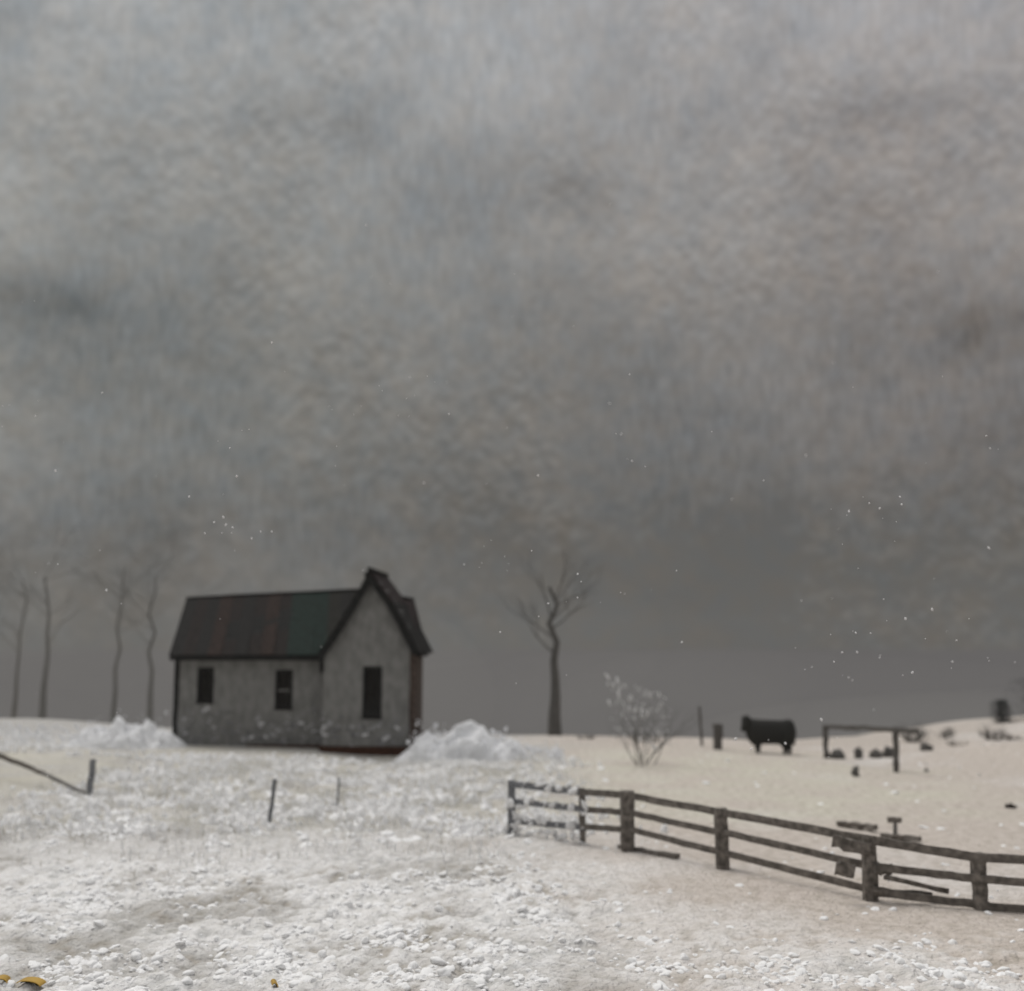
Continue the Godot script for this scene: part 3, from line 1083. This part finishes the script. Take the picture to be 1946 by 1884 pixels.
func build_cow() -> void:
	# facing -x, standing; joints in metres above the snow
	var bones := []
	var add := func(a, b, ra, rb, sq = Vector3.ONE): bones.append([a, b, ra, rb, sq])
	add.call(Vector3(-.72, 1.12, 0), Vector3(.82, 1.10, 0), .49, .47, Vector3(1, .92, 1.25))   # barrel
	add.call(Vector3(-.78, 1.20, 0), Vector3(-.72, .86, 0), .40, .32, Vector3(1, 1, 1.25))     # chest
	add.call(Vector3(.92, 1.36, 0), Vector3(.88, .95, 0), .30, .34, Vector3(1, 1, 1.15))      # rump
	add.call(Vector3(-.90, 1.34, 0), Vector3(-1.16, 1.52, .05), .30, .21, Vector3(1, 1, 1.3))  # neck
	add.call(Vector3(-1.18, 1.60, .08), Vector3(-1.36, 1.26, .26), .23, .14)                    # head, turned to the viewer
	add.call(Vector3(-1.10, 1.68, -.06), Vector3(-1.06, 1.70, -.24), .05, .03)                  # ears
	add.call(Vector3(-1.22, 1.68, .12), Vector3(-1.40, 1.72, .16), .05, .03)
	for s in [[-.66, .17, .05], [-.56, -.17, -.04], [.62, .17, -.04], [.88, -.17, .04]]:
		var front: bool = s[0] < 0
		var x: float = s[0]
		var z: float = s[1]
		if front:
			add.call(Vector3(x, .95, z), Vector3(x - .02, .46, z), .19, .11)
			add.call(Vector3(x - .02, .46, z), Vector3(x + s[2], .08, z), .105, .085)
			add.call(Vector3(x + s[2], .10, z), Vector3(x + s[2] - .05, .0, z), .075, .085)
		else:
			add.call(Vector3(x + .05, 1.0, z), Vector3(x - .04, .66, z), .25, .14)
			add.call(Vector3(x - .04, .66, z), Vector3(x + .10, .46, z), .14, .105)
			add.call(Vector3(x + .10, .46, z), Vector3(x + .05 + s[2], .08, z), .10, .085)
			add.call(Vector3(x + .05 + s[2], .10, z), Vector3(x + s[2], 0, z), .075, .085)
	add.call(Vector3(1.08, 1.38, 0), Vector3(1.17, 1.0, 0), .05, .035)                           # tail
	add.call(Vector3(1.17, 1.0, 0), Vector3(1.16, .60, .02), .035, .07)
	var cell := .045
	var lo := Vector3(-1.6, -.15, -.75)
	var nx := 66
	var ny := 46
	var nz := 33
	var D := PackedFloat32Array()
	D.resize(nx * ny * nz)
	for k in nz:
		for j in ny:
			for i in nx:
				var p := lo + Vector3(i, j, k) * cell
				var s := 0.0
				for b in bones:
					var d := capsule(p, b[0], b[1], b[2], b[3], b[4])
					if d < .5:
						s += exp(-d * 26.0)
				D[(k * ny + j) * nx + i] = -log(maxf(s, 1e-9)) / 26.0
	var id := {}
	var V := PackedVector3Array()
	var st := tool()
	for k in nz - 1:
		for j in ny - 1:
			for i in nx - 1:
				var acc := Vector3.ZERO
				var cnt := 0
				var val := []
				for c in 8:
					val.append(D[((k + (c >> 2)) * ny + j + ((c >> 1) & 1)) * nx + i + (c & 1)])
				for c in 8:
					for ax in 3:
						if c & (1 << ax): continue
						var e := c | (1 << ax)
						var a: float = val[c]
						var b: float = val[e]
						if (a < 0) != (b < 0):
							var pa := Vector3(c & 1, (c >> 1) & 1, c >> 2)
							var pb := Vector3(e & 1, (e >> 1) & 1, e >> 2)
							acc += pa.lerp(pb, a / (a - b))
							cnt += 1
				if cnt:
					id[(k * ny + j) * nx + i] = V.size()
					V.append(lo + (Vector3(i, j, k) + acc / cnt) * cell)
	var step := [1, nx, nx * ny]
	for k in range(1, nz - 1):
		for j in range(1, ny - 1):
			for i in range(1, nx - 1):
				var q := (k * ny + j) * nx + i
				for ax in 3:
					var a := D[q]
					var b := D[q + step[ax]]
					if (a < 0) == (b < 0): continue
					var u: int = step[(ax + 1) % 3]
					var w: int = step[(ax + 2) % 3]
					var f := [q, q - u, q - u - w, q - w]
					if not (id.has(f[0]) and id.has(f[1]) and id.has(f[2]) and id.has(f[3])): continue
					if a > 0: f.reverse()
					for m in [0, 2, 1, 0, 3, 2]:
						st.set_smooth_group(0)
						st.add_vertex(V[id[f[m]]])
	st.index()
	st.generate_normals()
	var t := thing("cow", "black cow standing side on in the snowy pasture", "cow", Vector3(12.58, ground(12.58, -54.6) - .22, -54.6), -.06)
	put("body", st.commit(), M.hide, t)
	t.scale = Vector3(.97, 1.12, 1.0)

# ---------------------------------------------------------------- air and trifles
func build_air() -> void:
	var rng := RandomNumberGenerator.new()
	rng.seed = 99
	var list := []
	# flakes drifting in loose swarms above the field
	for s in 15:
		var d := rng.randf_range(11, 20)
		var c := Vector3(rng.randf_range(-.5, .5) * d, rng.randf_range(3, 24) * d / 50.0 + 2.0, -d)
		for i in rng.randi_range(3, 14):
			var p := c + Vector3(rng.randfn(0, .6), rng.randfn(0, .13), rng.randfn(0, .6))
			var r := .004 + .009 * pow(rng.randf(), 3)
			list.append([turned(rng, Vector3(r, r * rng.randf_range(.6, 1.6), r), p, 1.2), Color(.9, .9, .92)])
	for i in 130:
		var d := rng.randf_range(11, 30)
		var p := Vector3(rng.randf_range(-.5, .5) * d, rng.randf_range(.5, 30.0) * d / 50.0 + 1.0, -d)
		var r := .004 + .012 * pow(rng.randf(), 4)
		list.append([turned(rng, Vector3(r, r * rng.randf_range(.6, 1.8), r), p, 1.2), Color(.9, .9, .92)])
	# powder thrown up along the foot of the house
	for i in 1500:
		var left := rng.randf() < .38
		var x := rng.randf_range(-28.0, -16.2) if left else rng.randf_range(-4.6, 2.4)
		var z := rng.randf_range(-57, -51.5) if left else rng.randf_range(-52.5, -49.0)
		var near := smoothstep(-28.0, -17.0, x) if left else smoothstep(2.6, -3.0, x)
		var y := ground(x, z) + .15 + absf(rng.randfn(0, .32)) * (.4 + near * 1.1) + near * .25
		var r := .012 + .06 * pow(rng.randf(), 3.2)
		list.append([turned(rng, Vector3(r, r * rng.randf_range(.7, 2.0), r), Vector3(x, y, z), .8), Color(.86, .87, .9)])
	scatter("falling_snow", "white flakes drifting over the field and spraying about the house", "snow", lump_mesh(47, 1.0), M.lump_plain, list)

func build_gold() -> void:
	var spots := [[-7.52, -17.02, .09, .04, .2, "narrow curled gold leaf at the bottom left corner"], [-7.13, -17.08, .19, .045, -.1, "wide curled gold leaf at the bottom left edge"], [-3.52, -17.12, .05, .04, .4, "tiny gold leaf scrap on the bottom edge"]]
	for i in spots.size():
		var s: Array = spots[i]
		var t := thing("gold_leaf", s[5], "leaf", Vector3(s[0], ground(s[0], s[1]), s[1]), s[4], "gold leaves in the foreground snow")
		var rng := RandomNumberGenerator.new()
		rng.seed = 400 + i
		for part in 2:
			var st := tool()
			var n := 12
			var rr := 1.0 if part == 0 else .72
			for k in n:
				var a0 := lerpf(.1, PI - .1, float(k) / n)
				var a1 := lerpf(.1, PI - .1, float(k + 1) / n)
				var z0 := .05 if part == 0 else .03
				var p0 := Vector3(cos(a0) * s[2] * rr, sin(a0) * s[3] * 1.4 * rr + a0 * .012, z0)
				var p1 := Vector3(cos(a1) * s[2] * rr, sin(a1) * s[3] * 1.4 * rr + a1 * .012, z0)
				var bk := Vector3(.01, .01, -.16)
				strip(st, p1, p0, p0 + bk, p1 + bk, .012)
			put("outer_curl" if part == 0 else "inner_curl", st.commit(), M.gold if part == 0 else M.gold_dark, t)

func materials() -> void:
	worn("wall_wood", lin(.27, .268, .26), 101, .12, .84, .15, Vector3(1.5, .8, 1.5))
	worn("brown_wood", lin(.13, .10, .085), 102, .5, .6)
	worn("red_brown", lin(.12, .062, .042), 103, .6, .5, 2.0)
	worn("dark_trim", lin(.045, .045, .044), 104, .5, .6)
	for e in [["roof_black", .022, .021, .020], ["roof_brown", .028, .021, .019], ["roof_rust", .044, .027, .022], ["roof_green", .018, .037, .030], ["roof_olive", .028, .027, .022], ["roof_maroon", .035, .023, .023]]:
		var m := worn(e[0], lin(e[1], e[2], e[3]), 110 + int(e[1] * 1000), .5, .55, .6, Vector3(1, .4, 1))
		m.roughness = .8
	worn("fence_wood", lin(.27, .245, .22), 121, .45, .6, .5)
	worn("grey_wood", lin(.40, .385, .37), 122, 1.2, .5, 1.0)
	worn("frosted_wood", lin(.50, .51, .54), 123, 1.5, .35)
	worn("post_wood", lin(.20, .19, .18), 124, 1.2, .6)
	worn("bark_warm", lin(.20, .18, .16), 127, .8, .6)
	worn("bark", lin(.21, .205, .195), 128, .8, .6)
	worn("needles", lin(.045, .052, .055), 129, .8, .6)
	worn("stone", lin(.30, .29, .275), 130, 1.0, .5, 2.0)
	worn("clod", lin(.05, .035, .03), 131, 2.0, .5, 2.0)
	worn("hide", lin(.06, .06, .057), 132, 1.5, .6, .5)
	worn("drift_snow", lin(.90, .91, .93), 133, .4, .85, 4.0)
	mat("lump_plain", Color.WHITE, .9).vertex_color_use_as_albedo = true
	var g := mat("glass", Color(.02, .025, .03, .35), .08)
	g.transparency = BaseMaterial3D.TRANSPARENCY_ALPHA
	var gold := mat("gold", lin(.62, .40, .10), .35)
	gold.metallic = .6
	worn("gold_dark", lin(.10, .07, .02), 134, 4.0, .5)

func _ready() -> void:
	# camera
	var cam := Camera3D.new()
	cam.name = "camera"
	cam.position = EYE
	cam.rotation_degrees = Vector3(7.99, 0, 0)
	cam.fov = 48.59
	cam.near = 0.1
	cam.far = 3000.0
	var lens := CameraAttributesPhysical.new()
	lens.frustum_focal_length = 26.585
	lens.frustum_focus_distance = 14.5
	lens.exposure_aperture = 0.26
	cam.attributes = lens
	add_child(cam)
	cam.current = true
	# sky, air, exposure
	var env := Environment.new()
	env.background_mode = Environment.BG_SKY
	var sky := Sky.new()
	var pano := PanoramaSkyMaterial.new()
	pano.panorama = build_sky()
	sky.sky_material = pano
	env.sky = sky
	env.tonemap_mode = Environment.TONE_MAPPER_LINEAR
	env.tonemap_exposure = 1.0
	env.fog_enabled = true
	env.fog_density = 0.00012
	env.volumetric_fog_enabled = true
	env.volumetric_fog_density = 0.0
	env.fog_light_color = Color(.86, .87, .88)
	env.sdfgi_enabled = true
	env.ssao_enabled = true
	env.ssil_enabled = true
	var we := WorldEnvironment.new()
	we.name = "world_environment"
	we.environment = env
	add_child(we)
	# veiled sun, high behind the scene on the left
	var sun := DirectionalLight3D.new()
	sun.name = "veiled_sun"
	sun.light_energy = 0.5
	sun.light_angular_distance = 25.0
	sun.light_color = Color(1, .985, .96)
	sun.shadow_enabled = true
	add_child(sun)
	sun.look_at_from_position(Vector3.ZERO, -Vector3(-.45, 1.25, -.45), Vector3.UP)
	n_field = noise(1, .05, 3)
	n_crust = noise(2, 1.1, 3, FastNoiseLite.TYPE_PERLIN)
	n_patch = noise(3, .11, 4)
	n_fine = noise(4, 2.4, 3)
	n_cell = noise(6, 2.1, 2, FastNoiseLite.TYPE_CELLULAR)
	n_cell.cellular_return_type = FastNoiseLite.RETURN_DISTANCE
	n_cell.domain_warp_enabled = true
	n_cell.domain_warp_amplitude = .35
	n_cell.domain_warp_frequency = 1.4
	materials()
	build_ground()
	build_house()
	mound("snow_drift", "bright snowdrift heaped against the house's left corner", Vector3(-18.6, lie(-18.6, -54.0), -54.0), 3.0, 1.4, 1.05, 51)
	mound("snow_drift", "long bright snowdrift piled off the house's right corner", Vector3(-2.3, lie(-2.3, -50.6), -50.6), 3.2, 1.4, 1.25, 53)
	build_board_fence()
	build_old_fence()
	build_rear_fence()
	build_cow()
	build_plants()
	build_litter()
	build_snow_lumps()
	build_grass()
	build_air()
	build_gold()
	build_mist()
